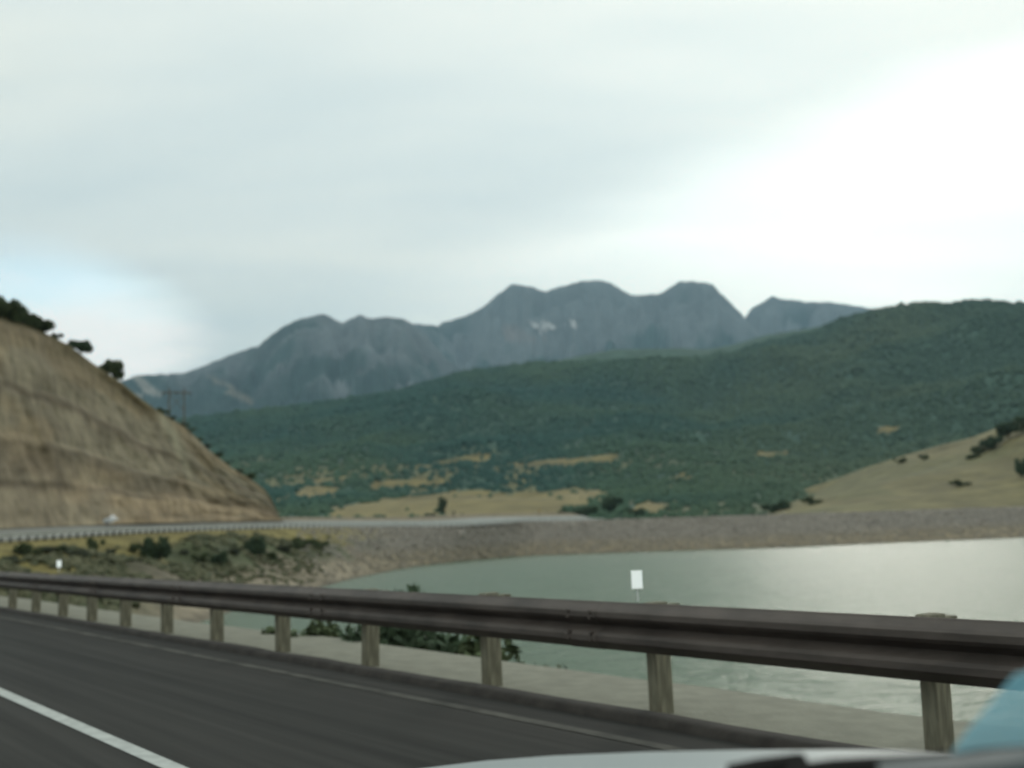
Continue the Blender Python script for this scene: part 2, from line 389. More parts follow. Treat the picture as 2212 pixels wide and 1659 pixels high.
# ------------------------------------------------------------------ mountains
def mountain(name, pts, dist, depth, seed, label, rockc, vegc, vegline, nc=300, pale=(), amp=1.0):
    a, e = sil(pts); az = np.linspace(a[0], a[-1], nc); E = np.interp(az, a, e)
    E = E+0.0032*(fbm(az*170+seed, az*0+seed, 4, 0.6)-0.5)
    nr = 110; t = np.concatenate([np.linspace(0, 1, nr), [1.06, 1.2]])
    A = np.repeat(az[None], len(t), 0); T = np.repeat(t[:, None], nc, 1)
    ridge = fbm(A*22+seed, T*2.2+seed*3, 5, 0.55, ridged=True)
    Dc = dist*(1+0.05*(fbm(az*9+seed, az*0+seed, 3)-0.5))[None]
    D = Dc-depth*(1-T)
    base = 0.25
    prof = base+(1-base)*np.clip(T, 0, 1)**1.15
    EE = E[None]*prof
    win = ss(0, .15, T)*(1-ss(0.9, 1.0, T))
    EE = EE+amp*0.055*win*(ridge-0.62)+amp*0.022*win*(fbm(A*90+seed, T*9, 4)-0.5)
    steps = fbm(A*6+seed, T*0, 2)*0.25+T*7
    EE = EE+amp*0.004*win*np.sin(steps*6.28)
    EE = E[None]*prof+(EE-E[None]*prof)*np.clip(E[None]/0.2, 0, 1.2)
    EE = np.where(T < 1, np.minimum(EE, E[None]*(0.985+0.012*T)), EE)
    EE = np.where(T > 1, E[None]*(1-(T-1)*1.3), EE)
    D = D+ridge*depth*0.06*win
    D = np.where(T > 1, Dc+(T-1)*depth*2, D)
    X = np.sin(A)*D; Y = np.cos(A)*D; Z = CAM_Z+EE*D
    px, py = project(np.stack([X, Y, Z], -1))
    n = fbm(A*70+seed, T*14, 4); n2 = fbm(A*28+seed+5, T*7, 4)
    v = ss(-0.14, 0.14, (vegline(px)-py)/-400+0.9*(n2-0.5)+0.25*(n-0.5))[..., None]
    col = np.array(rockc)*(0.68+0.64*n[..., None])*(1-v)+np.array(vegc)*(0.7+0.6*n[..., None])*v
    for poly, cc in pale:
        k = polyhit(poly, px+14*(n-0.5), py+14*(n2-0.5)); col[k] = np.array(cc)*(0.85+0.3*n[k][:, None])
    o = mesh(name, np.stack([X, Y, Z], -1).reshape(-1, 3), grid_faces(*X.shape), mat(name+'_rock', attr='tone', var=0.15, vscale=0.02, spec=0.1), cols=col.reshape(-1, 3), smooth=True)
    tag(o, label, kind='structure')
    return X, Y, Z, px, py
ROCK = (0.145, 0.162, 0.168); VEG = (0.044, 0.074, 0.070)
M1 = [(60, 880), (265, 822), (290, 812), (340, 808), (400, 805), (440, 790), (500, 765), (555, 748), (585, 725), (610, 705), (650, 688), (695, 679), (715, 685), (740, 698), (755, 690), (775, 681), (800, 687), (840, 684), (870, 690), (890, 700), (930, 735), (960, 770), (1000, 800), (1100, 870)]
M2 = [(700, 790), (860, 700), (910, 700), (945, 703), (960, 695), (1010, 682), (1040, 665), (1075, 635), (1105, 613), (1130, 617), (1150, 619), (1165, 626), (1180, 630), (1215, 618), (1250, 608), (1300, 605), (1320, 612), (1345, 628), (1365, 637), (1400, 637), (1430, 633), (1450, 620), (1470, 607), (1500, 608), (1540, 613), (1555, 632), (1575, 650), (1600, 675), (1625, 705), (1660, 740), (1760, 830)]
M3 = [(1480, 790), (1605, 690), (1625, 665), (1668, 640), (1700, 648), (1760, 653), (1800, 653), (1850, 660), (1890, 668), (1960, 690), (2160, 780)]
PALE = (0.27, 0.255, 0.225)
mountain('mountain', M1, 6000, 2600, 3.7, 'bluish twin peaked mountain left of the main massif, pale bare spurs low down', ROCK, VEG, lambda x: 775+0*x, pale=[
    ([(285, 816), (300, 812), (352, 850), (340, 858), (310, 848)], PALE), ([(270, 856), (300, 850), (320, 856), (285, 864)], PALE),
    ([(440, 806), (470, 820), (510, 838), (500, 842), (460, 826)], (0.2, 0.19, 0.16)), ([(500, 840), (530, 852), (556, 876), (540, 874), (505, 860), (485, 856)], (0.2, 0.185, 0.15))])
gx = mountain('mountain', M2, 8500, 3200, 8.2, 'grey flat topped mountain massif in the middle with a snow patch', ROCK, VEG, lambda x: 765-0.03*(x-1000), nc=380, pale=[
    ([(1080, 700), (1110, 700), (1150, 722), (1200, 728), (1150, 736), (1095, 738)], (0.2, 0.185, 0.18))])
mountain('mountain', M3, 9500, 3000, 5.1, 'hazy blue grey mountain behind, right of the notch', ROCK, VEG, lambda x: 760+0*x, nc=200)
def snow():
    X, Y, Z, px, py = gx; nr, nc = X.shape
    polys = [[(1136, 693), (1160, 699), (1182, 696), (1206, 704), (1196, 710), (1172, 716), (1158, 712)], [(1216, 700), (1224, 698), (1222, 706)], [(1230, 690), (1238, 690), (1248, 704), (1244, 714), (1236, 708)]]
    V = []; Fs = []; idx = {}
    P = np.stack([X, Y, Z], -1); L0 = np.linalg.norm(P, axis=-1, keepdims=True); P = P*(1-14/L0)   # lies just in front of the rock
    cx = (px[:-1, :-1]+px[1:, 1:])/2; cy_ = (py[:-1, :-1]+py[1:, 1:])/2
    ins = np.zeros(cx.shape, bool)
    for poly in polys: ins |= polyhit(poly, cx+4*(rng.random(cx.shape)-.5), cy_+3*(rng.random(cx.shape)-.5))
    for j, i in zip(*np.nonzero(ins)):
        q = []
        for a, b in ((j, i), (j, i+1), (j+1, i+1), (j+1, i)):
            if (a, b) not in idx: idx[(a, b)] = len(V); V.append(P[a, b])
            q.append(idx[(a, b)])
        Fs.append(tuple(q))
    o = mesh('snow_patch', V, Fs, mat('old_snow', (0.46, 0.455, 0.45), var=0.2, vscale=0.02), smooth=True)
    tag(o, 'small bright snow patch below the middle summit of the grey mountain', kind='structure')
snow()

# ------------------------------------------------------------------ golden hill on the right
GA, GE = sil([(1560, 1140), (1640, 1116), (1690, 1082), (1740, 1060), (1800, 1036), (1870, 1010), (1950, 985), (2030, 962), (2100, 945), (2212, 902), (2500, 800), (3300, 640)])
def gold_z(az, d):
    e = np.interp(az, GA, GE); dc = 620+60*np.sin(az*7); d0 = np.interp(az, AZS, DCR)+6
    t = (d-d0)/(dc-d0); x = np.sin(az)*d; y = np.cos(az)*d; tc = np.clip(t, 0, 1)
    el = -0.002+(e+0.002)*(1-(1-tc)**1.5)
    z = CAM_Z+d*el+tc*(1-ss(0.8, 1, t))*(fbm(x/40, y/40, 4)-0.5)*9
    return np.where(t > 1, CAM_Z+dc*e-(d-dc)*0.3, np.maximum(z, 1.5))
def gold():
    az = np.linspace(az_of(1560), az_of(3300), 200); dd = np.concatenate([np.linspace(0, 1, 80)*380+300, [720, 820, 900]])
    A, D = np.meshgrid(az, dd); Z = gold_z(A, D); X = np.sin(A)*D; Y = np.cos(A)*D
    D0_ = np.interp(A, AZS, DCR)+6; Z = np.where(D < D0_-4, shore_z(A, D)-2.5, Z)
    n = fbm(X/16, Y/30, 4)[..., None]; n2 = fbm(X/50+4, Y/120, 3)[..., None]
    col = np.array((0.172, 0.146, 0.066))*(0.66+0.65*n); g = ss(0.52, 0.62, n2); col = col*(1-0.45*g)+np.array((0.1, 0.105, 0.05))*0.45*g
    tag(mesh('grassy_hill', np.stack([X, Y, Z], -1).reshape(-1, 3), grid_faces(*X.shape), mat('dry_grass_soil', attr='tone', var=0.25, vscale=0.12, bump=0.5, bdist=1.0), cols=col.reshape(-1, 3), smooth=True),
        'golden dry grass hill rising at the right behind the dam', kind='structure')
gold()

# ------------------------------------------------------------------ rock cut beside the far road
CA, CE = sil([(-700, 300), (-300, 540), (0, 684), (60, 702), (100, 720), (150, 746), (200, 784), (265, 828), (300, 858), (340, 886), (400, 922), (450, 970), (500, 1010), (550, 1040), (578, 1064), (590, 1085), (600, 1108), (613, 1131)])
def cliff():
    az = np.linspace(az_of(-500), CA[-1], 260); nr = 130
    T = np.linspace(0, 1, nr)[:, None]; A = np.repeat(az[None], nr, 0)
    dc = np.interp(A, AZS, DCR); zc = np.interp(A, AZS, ZCR)+1.6
    Db = dc+16.5; e = np.interp(A, CA, CE)
    run = 0.55
    # height of the crest so that it meets the outline: z = CAM_Z + e*(Db+run*h)
    h = np.maximum((CAM_Z+e*Db-zc)/(1-e*run), 0.0)
    tilt = T+0.06*np.sin(A*11)+0.20*(fbm(A*16, T*2, 4)-0.5)
    zrel = T*h
    # ledges: steps of the profile
    step = np.zeros_like(zrel)
    for lv, dep in ((0.27, 1.2), (0.47, 1.7), (0.71, 2.2), (0.88, 1.0)):
        step += dep*ss(lv-0.03, lv+0.03, tilt)*(0.25+0.75*ss(0.42, 0.58, fbm(A*13+lv*31, A*0+lv*7, 3)))
    step -= (1.2+1.7+2.2+1.0)*0.6*T
    run_d = run*zrel
    gl = fbm(A*75+T*5.5, T*2.4, 4, ridged=True)-0.6
    rough = (fbm(A*60, T*9, 5)-0.5)
    win = ss(0, .06, T)*(1-ss(.93, 1.0, T))*np.clip(h/10, 0, 1)
    D = Db+run_d+win*(step*0.8+1.1*gl+2.0*rough)
    Z = zc+zrel
    n = fbm(A*26, T*15, 4); n2 = fbm(A*62+8+T*5.0, T*3.5, 4); n3 = fbm(A*14+2, T*3, 3)
    tan = np.array((0.40, 0.298, 0.19)); brown = np.array((0.285, 0.220, 0.138)); grey = np.array((0.27, 0.235, 0.17)); dark = np.array((0.10, 0.075, 0.048))
    w = (1-ss(0.22, 0.42, tilt+0.25*(n-0.5)))[..., None]
    col = tan*w+brown*(1-w)
    g = ss(0.5, 0.62, n3)[..., None]; col = col*(1-0.6*g)+grey*0.6*g
    for lv in (0.27, 0.47, 0.71):
        k = (ss(0.035, 0.0, abs(tilt-lv+0.015))*ss(0.46, 0.62, n3+0.4*(n-0.5)))[..., None]; col = col*(1-0.75*k)+dark*0.75*k
    for c0, c1, am in ((0.27, 0.45, 0.55), (0.62, 0.72, 0.4)):    # beds of darker rock with torn edges
        k = (am*ss(c0-.03, c0+.03, tilt)*(1-ss(c1-.03, c1+.03, tilt))*ss(0.36, 0.56, fbm(A*30+c0*20, T*7, 4)))[..., None]; col = col*(1-k)+dark*1.25*k
    k = ss(0.55, 0.75, n2)[..., None]; col = col*(1-0.2*k)+dark*0.9*0.2*k
    k = ss(0.58, 0.7, 1-n2)[..., None]; col = col*(1+0.12*k)
    col = col*(0.75+0.5*n[..., None])
    # pale wash running down from the crest
    X = np.sin(A)*D; Y = np.cos(A)*D
    px, py = project(np.stack([X, Y, Z], -1))
    cxl = np.interp(py, [885, 960, 1030, 1130], [345, 385, 410, 450]); k = np.exp(-((px-cxl-10*(n-0.5))/11.0)**2)[..., None]*ss(880, 895, py)[..., None]*(1-ss(960, 1090, py))[..., None]
    col = col*(1-0.8*k)+np.array((0.36, 0.32, 0.22))*0.8*k
    # back slope behind the crest
    V = [np.stack([X, Y, Z], -1)]; C = [col]
    for back, drop in ((3, 0.15), (10, -0.6), (40, -6), (120, -40)):
        Dk = D[-1:]+back; top = Z[-1:]+drop*np.clip(h[-1:]/20, 0, 1.2)
        V.append(np.stack([np.sin(A[-1:])*Dk, np.cos(A[-1:])*Dk, top], -1)); C.append(np.full((1, len(az), 3), (0.12, 0.11, 0.055)))
    V = np.concatenate(V); C = np.concatenate(C)
    C[nr-3:nr, :] = C[nr-3:nr]*0.5+np.array((0.12, 0.11, 0.05))*0.5
    o = mesh('rock_cut_terrain', V.reshape(-1, 3), grid_faces(V.shape[0], V.shape[1]), mat('cut_rock', attr='tone', var=0.22, vscale=0.5, vstretch=(1, 1, 0.5), bump=0.7, bscale=0.9, bdist=0.5), cols=C.reshape(-1, 3), smooth=True)
    tag(o, 'steep brown rock cut at the left above the far road', kind='structure')
    return az, D[-1], Z[-1]
CLIFF = cliff()
def crest(px):
    a = az_of(px); i = None
    # azimuth of the crest below that photo column
    return a

# ------------------------------------------------------------------ road, shoulder, embankment
M_asph = mat('asphalt', (0.038, 0.036, 0.032), rough=0.9, var=0.26, vscale=1.6, vstretch=(1, 1, 1), bump=0.15, bscale=60, bdist=0.01, spec=0.2)
def asphalt_streaks():                                  # wear running along the lane, in the road's own frame
    nt = M_asph.node_tree; mp = [n for n in nt.nodes if n.type == 'MAPPING'][0]
    mp.vector_type = 'TEXTURE'; mp.inputs['Rotation'].default_value = (0, 0, RA); mp.inputs['Scale'].default_value = (0.25, 12.0, 1)
asphalt_streaks()
M_white = mat('road_paint', (0.47, 0.48, 0.45), var=0.14, vscale=9, rough=0.7)
M_gravel = mat('gravel', (0.245, 0.235, 0.185), var=0.12, vscale=5, bump=0.6, bscale=30, bdist=0.03)
M_berm = mat('asphalt_kerb', (0.040, 0.034, 0.029), rough=0.9, var=0.25, vscale=6, bump=0.3, bscale=25, bdist=0.02)
M_slope = mat('bank_soil', (0.12, 0.105, 0.07), var=0.45, vscale=0.9, bump=0.8, bscale=2.5, bdist=0.25)
# right edge of the carriageway: our straight, then the bend round the bay to the dam
EDGE = [road(-30, 4.45), road(-12, 4.45), road(0, 4.45), road(15, 4.45), road(30, 4.45), road(45, 4.6)]
for p, q, zc in zip(PXS, DCR, ZCR):
    if -300 <= p <= 1151:
        a = az_of(p); EDGE.append((math.sin(a)*q+0.4*0, math.cos(a)*q, zc+0.03))
a = az_of(1300); EDGE.append((math.sin(a)*296, math.cos(a)*296, 2.4))
def spline(P, per=10):
    P = np.array(P); P = np.concatenate([[2*P[0]-P[1]], P, [2*P[-1]-P[-2]]]); out = []
    for i in range(1, len(P)-2):
        for k in range(per):
            t = k/per; a, b, c, d = P[i-1], P[i], P[i+1], P[i+2]
            out.append(0.5*((2*b)+(-a+c)*t+(2*a-5*b+4*c-d)*t*t+(-a+3*b-3*c+d)*t**3))
    out.append(P[-2]); return np.array(out)
ED = spline(EDGE)
def left_normals(P):
    g = np.gradient(P[:, :2], axis=0); g /= np.linalg.norm(g, axis=1)[:, None]; return np.stack([-g[:, 1], g[:, 0]], -1)
LN = left_normals(ED)
dist_ = np.hypot(ED[:, 0], ED[:, 1]); BANK = 0.145*ss(60, 110, dist_)
def strip(name, n0, n1, lift, m, label, kind='structure', rows=None, nseg=1):
    V = []; w = np.linspace(n0, n1, nseg+1); idx = range(len(ED)) if rows is None else rows
    for i in idx:
        for q in w:
            V.append((ED[i, 0]+LN[i, 0]*q, ED[i, 1]+LN[i, 1]*q, ED[i, 2]+BANK[i]*q+lift))
    return tag(mesh(name, V, grid_faces(len(list(idx)), nseg+1), m), label, kind=kind)
near = [i for i in range(len(ED)) if i <= 52]; far = [i for i in range(len(ED)) if i >= 52]
M_oldasph = mat('pale_worn_asphalt', (0.29, 0.29, 0.265), rough=0.8, var=0.15, vscale=0.5)
strip('road', -0.18, 12.5, 0, M_asph, 'dark asphalt carriageway curving away at the left', rows=near)
strip('road', 0, 11.5, 0.0, M_oldasph, 'pale worn far road bending round the foot of the rock cut', rows=far)
strip('road_verge', 11.5, 19, -0.02, mat('verge_dirt', (0.2, 0.16, 0.105), var=0.3, vscale=0.4), 'dusty verge between the far road and the rock cut', rows=far)
strip('road_edge_line', 2.29, 2.395, 0.004, M_white, 'solid white edge line on the near road', rows=near)
strip('road_seam', 0.16, 0.26, 0.004, mat('dusty_seam', (0.072, 0.068, 0.058), var=0.4, vscale=3), 'faint dusty seam along the edge of the near asphalt', rows=near)
def bank():
    s = np.linspace(-40, 62, 205); nn = np.array([-60, -30, -9, 4.30, 4.52, 4.74, 4.80, 5.4, 6.3, 6.7, 7.2, 8, 9, 10, 11.5, 13, 15, 17, 20, 24])
    zz = np.array([-0.3, -0.2, -0.02, -0.02, -0.02, -0.02, -0.02, -0.03, -0.06, -0.24, -0.6, -1.15, -1.85, -2.5, -3.4, -4.3, -5.5, -6.6, -8, -10])
    S, Nn = np.meshgrid(s, nn, indexing='ij'); Z = np.repeat(zz[None], len(s), 0)
    Z = Z+ss(6.5, 8, Nn)*(fbm(S/1.7, Nn/1.7, 4)-0.5)*0.9
    edge = 0.35*(fbm(S/3.0, S*0, 3)-0.5); Nn = Nn+np.where((Nn > 5.3) & (Nn < 7.5), edge, 0)
    P = S[..., None]*U+Nn[..., None]*NV; V = np.concatenate([P, Z[..., None]], -1)
    nr, nc = S.shape; fa = grid_faces(nr, nc)
    k = list(nn).index(6.7)
    o = mesh('roadside_ground', V.reshape(-1, 3), fa, M_slope, smooth=True); o.data.materials.append(M_gravel)
    for f, p in zip(o.data.polygons, fa):
        if p[0] % nc < k and p[0] % nc >= 2: f.material_index = 1
    tag(o, 'pale gravel shoulder and steep bank falling to the lake', kind='structure')
    # rounded asphalt kerb under the rail
    prof = [(4.60, 0.0), (4.62, 0.045), (4.66, 0.055), (4.76, 0.055), (4.80, 0.035), (4.85, -0.03)]
    s2 = np.linspace(-35, 50, 171); V = [road(q, n+0.015*(fbm(q*1.3, n*0.0, 2)-0.5), z+(0.02*(fbm(q*2.1, 3.0+n*0, 2)-0.5) if z > 0.02 else 0)) for q in s2 for n, z in prof]
    tag(mesh('kerb', V, grid_faces(len(s2), len(prof)), M_berm, smooth=True), 'low dark asphalt kerb along the road under the guard rail', kind='structure')
bank()

# ------------------------------------------------------------------ near guard rail
M_rust = mat('weathered_steel', (0.082, 0.064, 0.054), rough=0.62, var=0.3, vscale=2.2, vstretch=(1, 1, 3), spec=0.4, bump=0.1, bscale=20, bdist=0.01)
M_post = mat('old_timber', (0.20, 0.182, 0.13), rough=0.9, var=0.35, vscale=6, vstretch=(4, 4, 0.6), bump=0.4, bscale=12, bdist=0.01)
M_galv = mat('galvanised_steel', (0.52, 0.53, 0.50), rough=0.55, var=0.15, vscale=0.5, spec=0.5)
M_refl = mat('white_reflective_sheet', (0.97, 0.97, 0.95), rough=0.35, metal=1.0)
def wbeam(path, z0, m, name, parent, hgt=0.31):
    # path: list of (x, y, z, outward normal xy); W profile facing the carriageway
    prof = [(0.0, 0.0), (0.012, 0.012), (0.062, 0.045), (0.08, 0.06), (0.08, 0.095), (0.062, 0.115), (0.012, 0.145), (0.0, 0.155), (0.012, 0.165), (0.062, 0.195), (0.08, 0.215), (0.08, 0.25), (0.062, 0.265), (0.012, 0.298), (0.0, 0.31)]
    loop = [(a, b) for a, b in prof]+[(a-0.006, b) for a, b in prof[::-1]]
    V = []; k = len(loop)
    for x, y, z, nx, ny in path:
        for a, b in loop: V.append((x-nx*a, y-ny*a, z+z0+b))
    Fs = [(i*k+j, i*k+(j+1) % k, (i+1)*k+(j+1) % k, (i+1)*k+j) for i in range(len(path)-1) for j in range(k)]
    Fs += [tuple(range(k)), tuple(range((len(path)-1)*k, len(path)*k))[::-1]]
    return mesh(name, V, Fs, m, parent, smooth=False)
S_POST = [-4.7, -2.8, -0.9, 1.05, 2.95, 4.9, 6.75, 8.65, 10.5, 12.3, 14.0, 15.7, 17.35, 19.0, 20.8, 22.6, 24.4, 26.2, 28.0, 29.8]
def guardrail():
    root = empty('guardrail', road(0, 4.72), 0)
    loc = Vector(root.location)
    path = [(*road(s, 4.78)[:2], 0, NV[0], NV[1]) for s in np.linspace(-9, 31, 41)]
    path = [(x-loc.x, y-loc.y, z-loc.z, a, b) for x, y, z, a, b in path]
    wbeam(path, 0.405, M_rust, 'rail_beam', root)
    proto = None
    for s in S_POST:
        if proto is None:
            mb = MB().box(-0.045, 0.045, -0.075, 0.075, -0.6, 0.705); p = mb.build('post', M_post, root, bevel=0.012)
            bl = MB().box(-0.04, 0.04, -0.20, -0.075, 0.42, 0.685).build('spacer_block', M_post, p, bevel=0.008)
            bolt = MB().tube((0, -0.285, 0.575), (0, -0.30, 0.575), 0.02, 0.012).build('bolt', M_rust, p)
            proto = p
        else: p = copy_tree(proto, root)
        q = road(s, 4.78+0.20+0.10); p.location = (q[0]-loc.x, q[1]-loc.y, random.uniform(-0.015, 0.015)); p.rotation_euler = (random.uniform(-.015, .015), random.uniform(-.015, .015), RA-math.pi/2+math.pi/2+0)
        p.rotation_euler.z = math.atan2(U[1], U[0])
    for s, zb in ((4.97, 0.803), (18.95, 0.833)):
        br = MB().box(-0.006, 0.006, 0.0, 0.012, -0.10, 0.08).build('reflector_bracket', M_galv, root)
        pl = MB().box(-0.037, 0.037, -0.012, 0.0, -0.02, 0.108).build('reflector', M_refl, br, bevel=0.003)
        pl['label'] = 'white reflector plate standing above the rail'
        q = road(s, 4.98); br.location = (q[0]-loc.x, q[1]-loc.y, zb); br.rotation_euler = (math.radians(-20), 0, math.radians(-7 if s < 10 else 24))
    sp = None                                           # lapped joints with bolt heads at every other post
    for s in S_POST[1::2]:
        if sp is None:
            c = [(s+q, 4.78) for q in (-0.16, 0.16)]; pth = [(q, 0.0, 0.0, 0.0, 1.0) for q in (-0.16, 0.16)]
            sp = wbeam(pth, 0.405, M_rust, 'joint', root); sp.data.transform(Matrix.Translation((0, -0.004, -0.002)))
            b = MB()
            for bx in (-.11, .11):
                for bz in (0.46, 0.50, 0.60, 0.64): b.tube((bx, -0.07, bz+0.012), (bx, -0.095, bz+0.012), 0.016, 0.012)
            b.build('bolts', M_rust, sp)['kind'] = 'stuff'; j = sp
        else: j = copy_tree(sp, root)
        q = road(s+0.35, 4.78); j.location = (q[0]-loc.x, q[1]-loc.y, 0); j.rotation_euler = (0, 0, math.atan2(U[1], U[0])+math.pi)
    tag(root, 'brown weathered steel guard rail on timber posts beside the near road', 'guard rail')
guardrail()

# ------------------------------------------------------------------ far guard rail
M_dpost = mat('dark_post', (0.05, 0.048, 0.045), var=0.3, vscale=3)
def far_rail():
    iF = [i for i in range(len(ED)) if 70 < dist_[i] and i > 55]
    P = ED[iF]; nrm = -LN[iF]
    root = empty('guardrail', tuple(P[len(P)//2])); L0 = P[len(P)//2]
    off = 1.0
    path = [(x+nx*off-L0[0], y+ny*off-L0[1], z-0.05-L0[2], nx, ny) for (x, y, z), (nx, ny) in zip(P, nrm)]
    wbeam(path, 0.46, M_galv, 'rail_beam', root)
    # posts every 1.9 m
    Q = np.array([p[:3] for p in path]); seg = np.linalg.norm(np.diff(Q, axis=0), axis=1); cum = np.concatenate([[0], np.cumsum(seg)])
    proto = None
    for sdist in np.arange(0.5, cum[-1], 1.905):
        q = [np.interp(sdist, cum, Q[:, k]) for k in range(3)]; nx = np.interp(sdist, cum, nrm[:, 0]); ny = np.interp(sdist, cum, nrm[:, 1])
        if proto is None: p = proto = MB().box(-0.08, 0.08, -0.08, 0.08, -0.5, 0.74).build('post', M_dpost, root)
        else: p = proto.copy(); COL.objects.link(p); p.parent = root
        p.location = (q[0]-nx*0.14, q[1]-ny*0.14, q[2]); p.rotation_euler = (0, 0, math.atan2(ny, nx))
    tag(root, 'pale galvanised guard rail on short dark posts along the far road', 'guard rail')
far_rail()

# ------------------------------------------------------------------ rocks on the dam face
def riprap():
    n = 26000
    az = rng.uniform(az_of(640), az_of(2500), n); dw, dc, zc = shore_par(az); t = rng.random(n)**0.8
    d = dw+(dc-dw)*t*0.985; z = shore_z(az, d); P = np.stack([np.sin(az)*d, np.cos(az)*d, z-0.05], -1)
    px, py = project(P); keep = (rng.random(n) < 0.3+0.7*ss(720, 900, px)) ; P = P[keep]
    t = t[keep]
    S = 0.25*rng.lognormal(0, 0.38, len(P)); S3 = S[:, None]*rng.uniform(0.7, 1.3, (len(P), 3))
    g = rng.random((len(P), 1))
    col = np.array((0.24, 0.21, 0.18))*(1-g)+np.array((0.33, 0.295, 0.25))*g; w = ss(.55, .25, t)[:, None] if False else (1-ss(.25, .55, t))[:, None]
    col = col*(1-0.5*w)+np.array((0.26, 0.215, 0.15))*0.5*w
    tag(blobs('rocks', P, S3, mat('dam_stone', attr='tone', rough=0.9), col, 0.2, 0.8), 'grey riprap stones covering the dam face above the water', kind='stuff')
riprap()

# ------------------------------------------------------------------ shrubs
M_leafs = [mat('dark_leaves', (0.066, 0.096, 0.054), rough=0.8, var=0.4, vscale=3, spec=0.2), mat('olive_leaves', (0.10, 0.125, 0.062), rough=0.8, var=0.4, vscale=3, spec=0.2), mat('sage_leaves', (0.11, 0.12, 0.08), rough=0.85, var=0.35, vscale=3, spec=0.2)]
M_stem = mat('shrub_bark', (0.07, 0.055, 0.04), var=0.3, vscale=8)
def shrub_mesh(name, m, seed, leaves=900, leaf=0.075, lumps=7, tall=1.0):
    r = np.random.default_rng(seed); V = []; Fs = []
    C = np.stack([r.normal(0, .42, lumps), r.normal(0, .42, lumps), r.uniform(.28, .8, lumps)*tall], -1); R = r.uniform(.22, .42, lumps)
    for k in range(lumps):                              # stems
        a = Vector((C[k][0]*0.15, C[k][1]*0.15, -0.1)); b = Vector(C[k]); dr = (b-a).normalized(); p = dr.orthogonal().normalized(); q = dr.cross(p); i0 = len(V)
        for c, w in ((a, .028), (b, .008)):
            for t in range(3): V.append(tuple(c+p*w*math.cos(t*2.09)+q*w*math.sin(t*2.09)))
        Fs += [(i0+t, i0+(t+1) % 3, i0+3+(t+1) % 3, i0+3+t) for t in range(3)]
    stems = len(Fs)
    for _ in range(leaves):
        k = r.integers(lumps); v = r.normal(size=3); v /= np.linalg.norm(v); v *= R[k]*(r.random()**0.4)*np.array((1, 1, .85)); c = C[k]+v
        if c[2] < 0.02: c[2] = abs(c[2])+0.02
        a = r.normal(size=3); a /= np.linalg.norm(a); b = np.cross(a, r.normal(size=3)); b /= np.linalg.norm(b); w = leaf*r.uniform(.6, 1.4); i0 = len(V)
        V += [tuple(c-a*w), tuple(c+b*w*.5), tuple(c+a*w), tuple(c-b*w*.5)]; Fs.append((i0, i0+1, i0+2, i0+3))
    me = bpy.data.meshes.new(name); me.from_pydata(V, [], Fs); me.materials.append(m); me.materials.append(M_stem)
    for i in range(stems): me.polygons[i].material_index = 1
    me.update(); return me
SHM = [shrub_mesh('shrub', M_leafs[k % 3], 40+k, leaves=1500, leaf=0.085, tall=(0.9, 1.0, .7, 1.2, .8, .6)[k % 6]) for k in range(6)]
def shrub(pos, h, wid, label, group, kind=0, cat='shrub', name='shrub'):
    o = bpy.data.objects.new(name, SHM[kind]); COL.objects.link(o); o.location = (pos[0], pos[1], pos[2]-0.03*h)
    o.scale = (wid/1.5, wid/1.5, h); o.rotation_euler = (0, 0, random.uniform(0, 6.28)); return tag(o, label, cat, group)
def px_m(d): return d/F

# promontory shrubs (photo foot, height in px, width in px)
PROM = [((341, 1215), 62, 62, 'tall dark shrub on the promontory, straight above the near guard rail at the far left', 0), ((552, 1200), 48, 44, 'dark shrub on the promontory where the far road meets the cliff foot', 0),
        ((470, 1222), 26, 34, 'small dark shrub low on the bare promontory bank', 3), ((652, 1186), 24, 46, 'broad low green shrub at the right end of the promontory, above the bare beach', 1), ((690, 1188), 20, 34, 'low green shrub rightmost on the promontory beside the grey stones', 1),
        ((612, 1192), 22, 30, 'round low shrub between the dark shrub and the broad green one', 2)]
for p, h, w, lab, k in PROM:
    q = hit(*p, shore_z, 40, 205); d = math.hypot(q[0], q[1]); shrub(q, h*px_m(d), w*px_m(d), lab, 'shrubs on the promontory', k)
r2 = random.Random(5)
spots = [(20, 1218), (62, 1200), (104, 1196), (142, 1192), (172, 1206), (205, 1190), (240, 1200), (286, 1192), (398, 1198), (430, 1214), (505, 1198), (590, 1212)]
ORD = 'first second third fourth fifth sixth seventh eighth ninth tenth eleventh twelfth'.split()
for i, p in enumerate(spots):
    q = hit(*p, shore_z, 40, 205); d = math.hypot(q[0], q[1]); hh = r2.uniform(16, 26)
    shrub(q, hh*px_m(d), hh*r2.uniform(1.1, 1.7)*px_m(d), f'low grey green sagebrush on the promontory bank, {ORD[i]} of twelve counted from the left', 'low sagebrush on the promontory', [2, 1, 5, 4][i % 4], 'shrub', 'sagebrush')

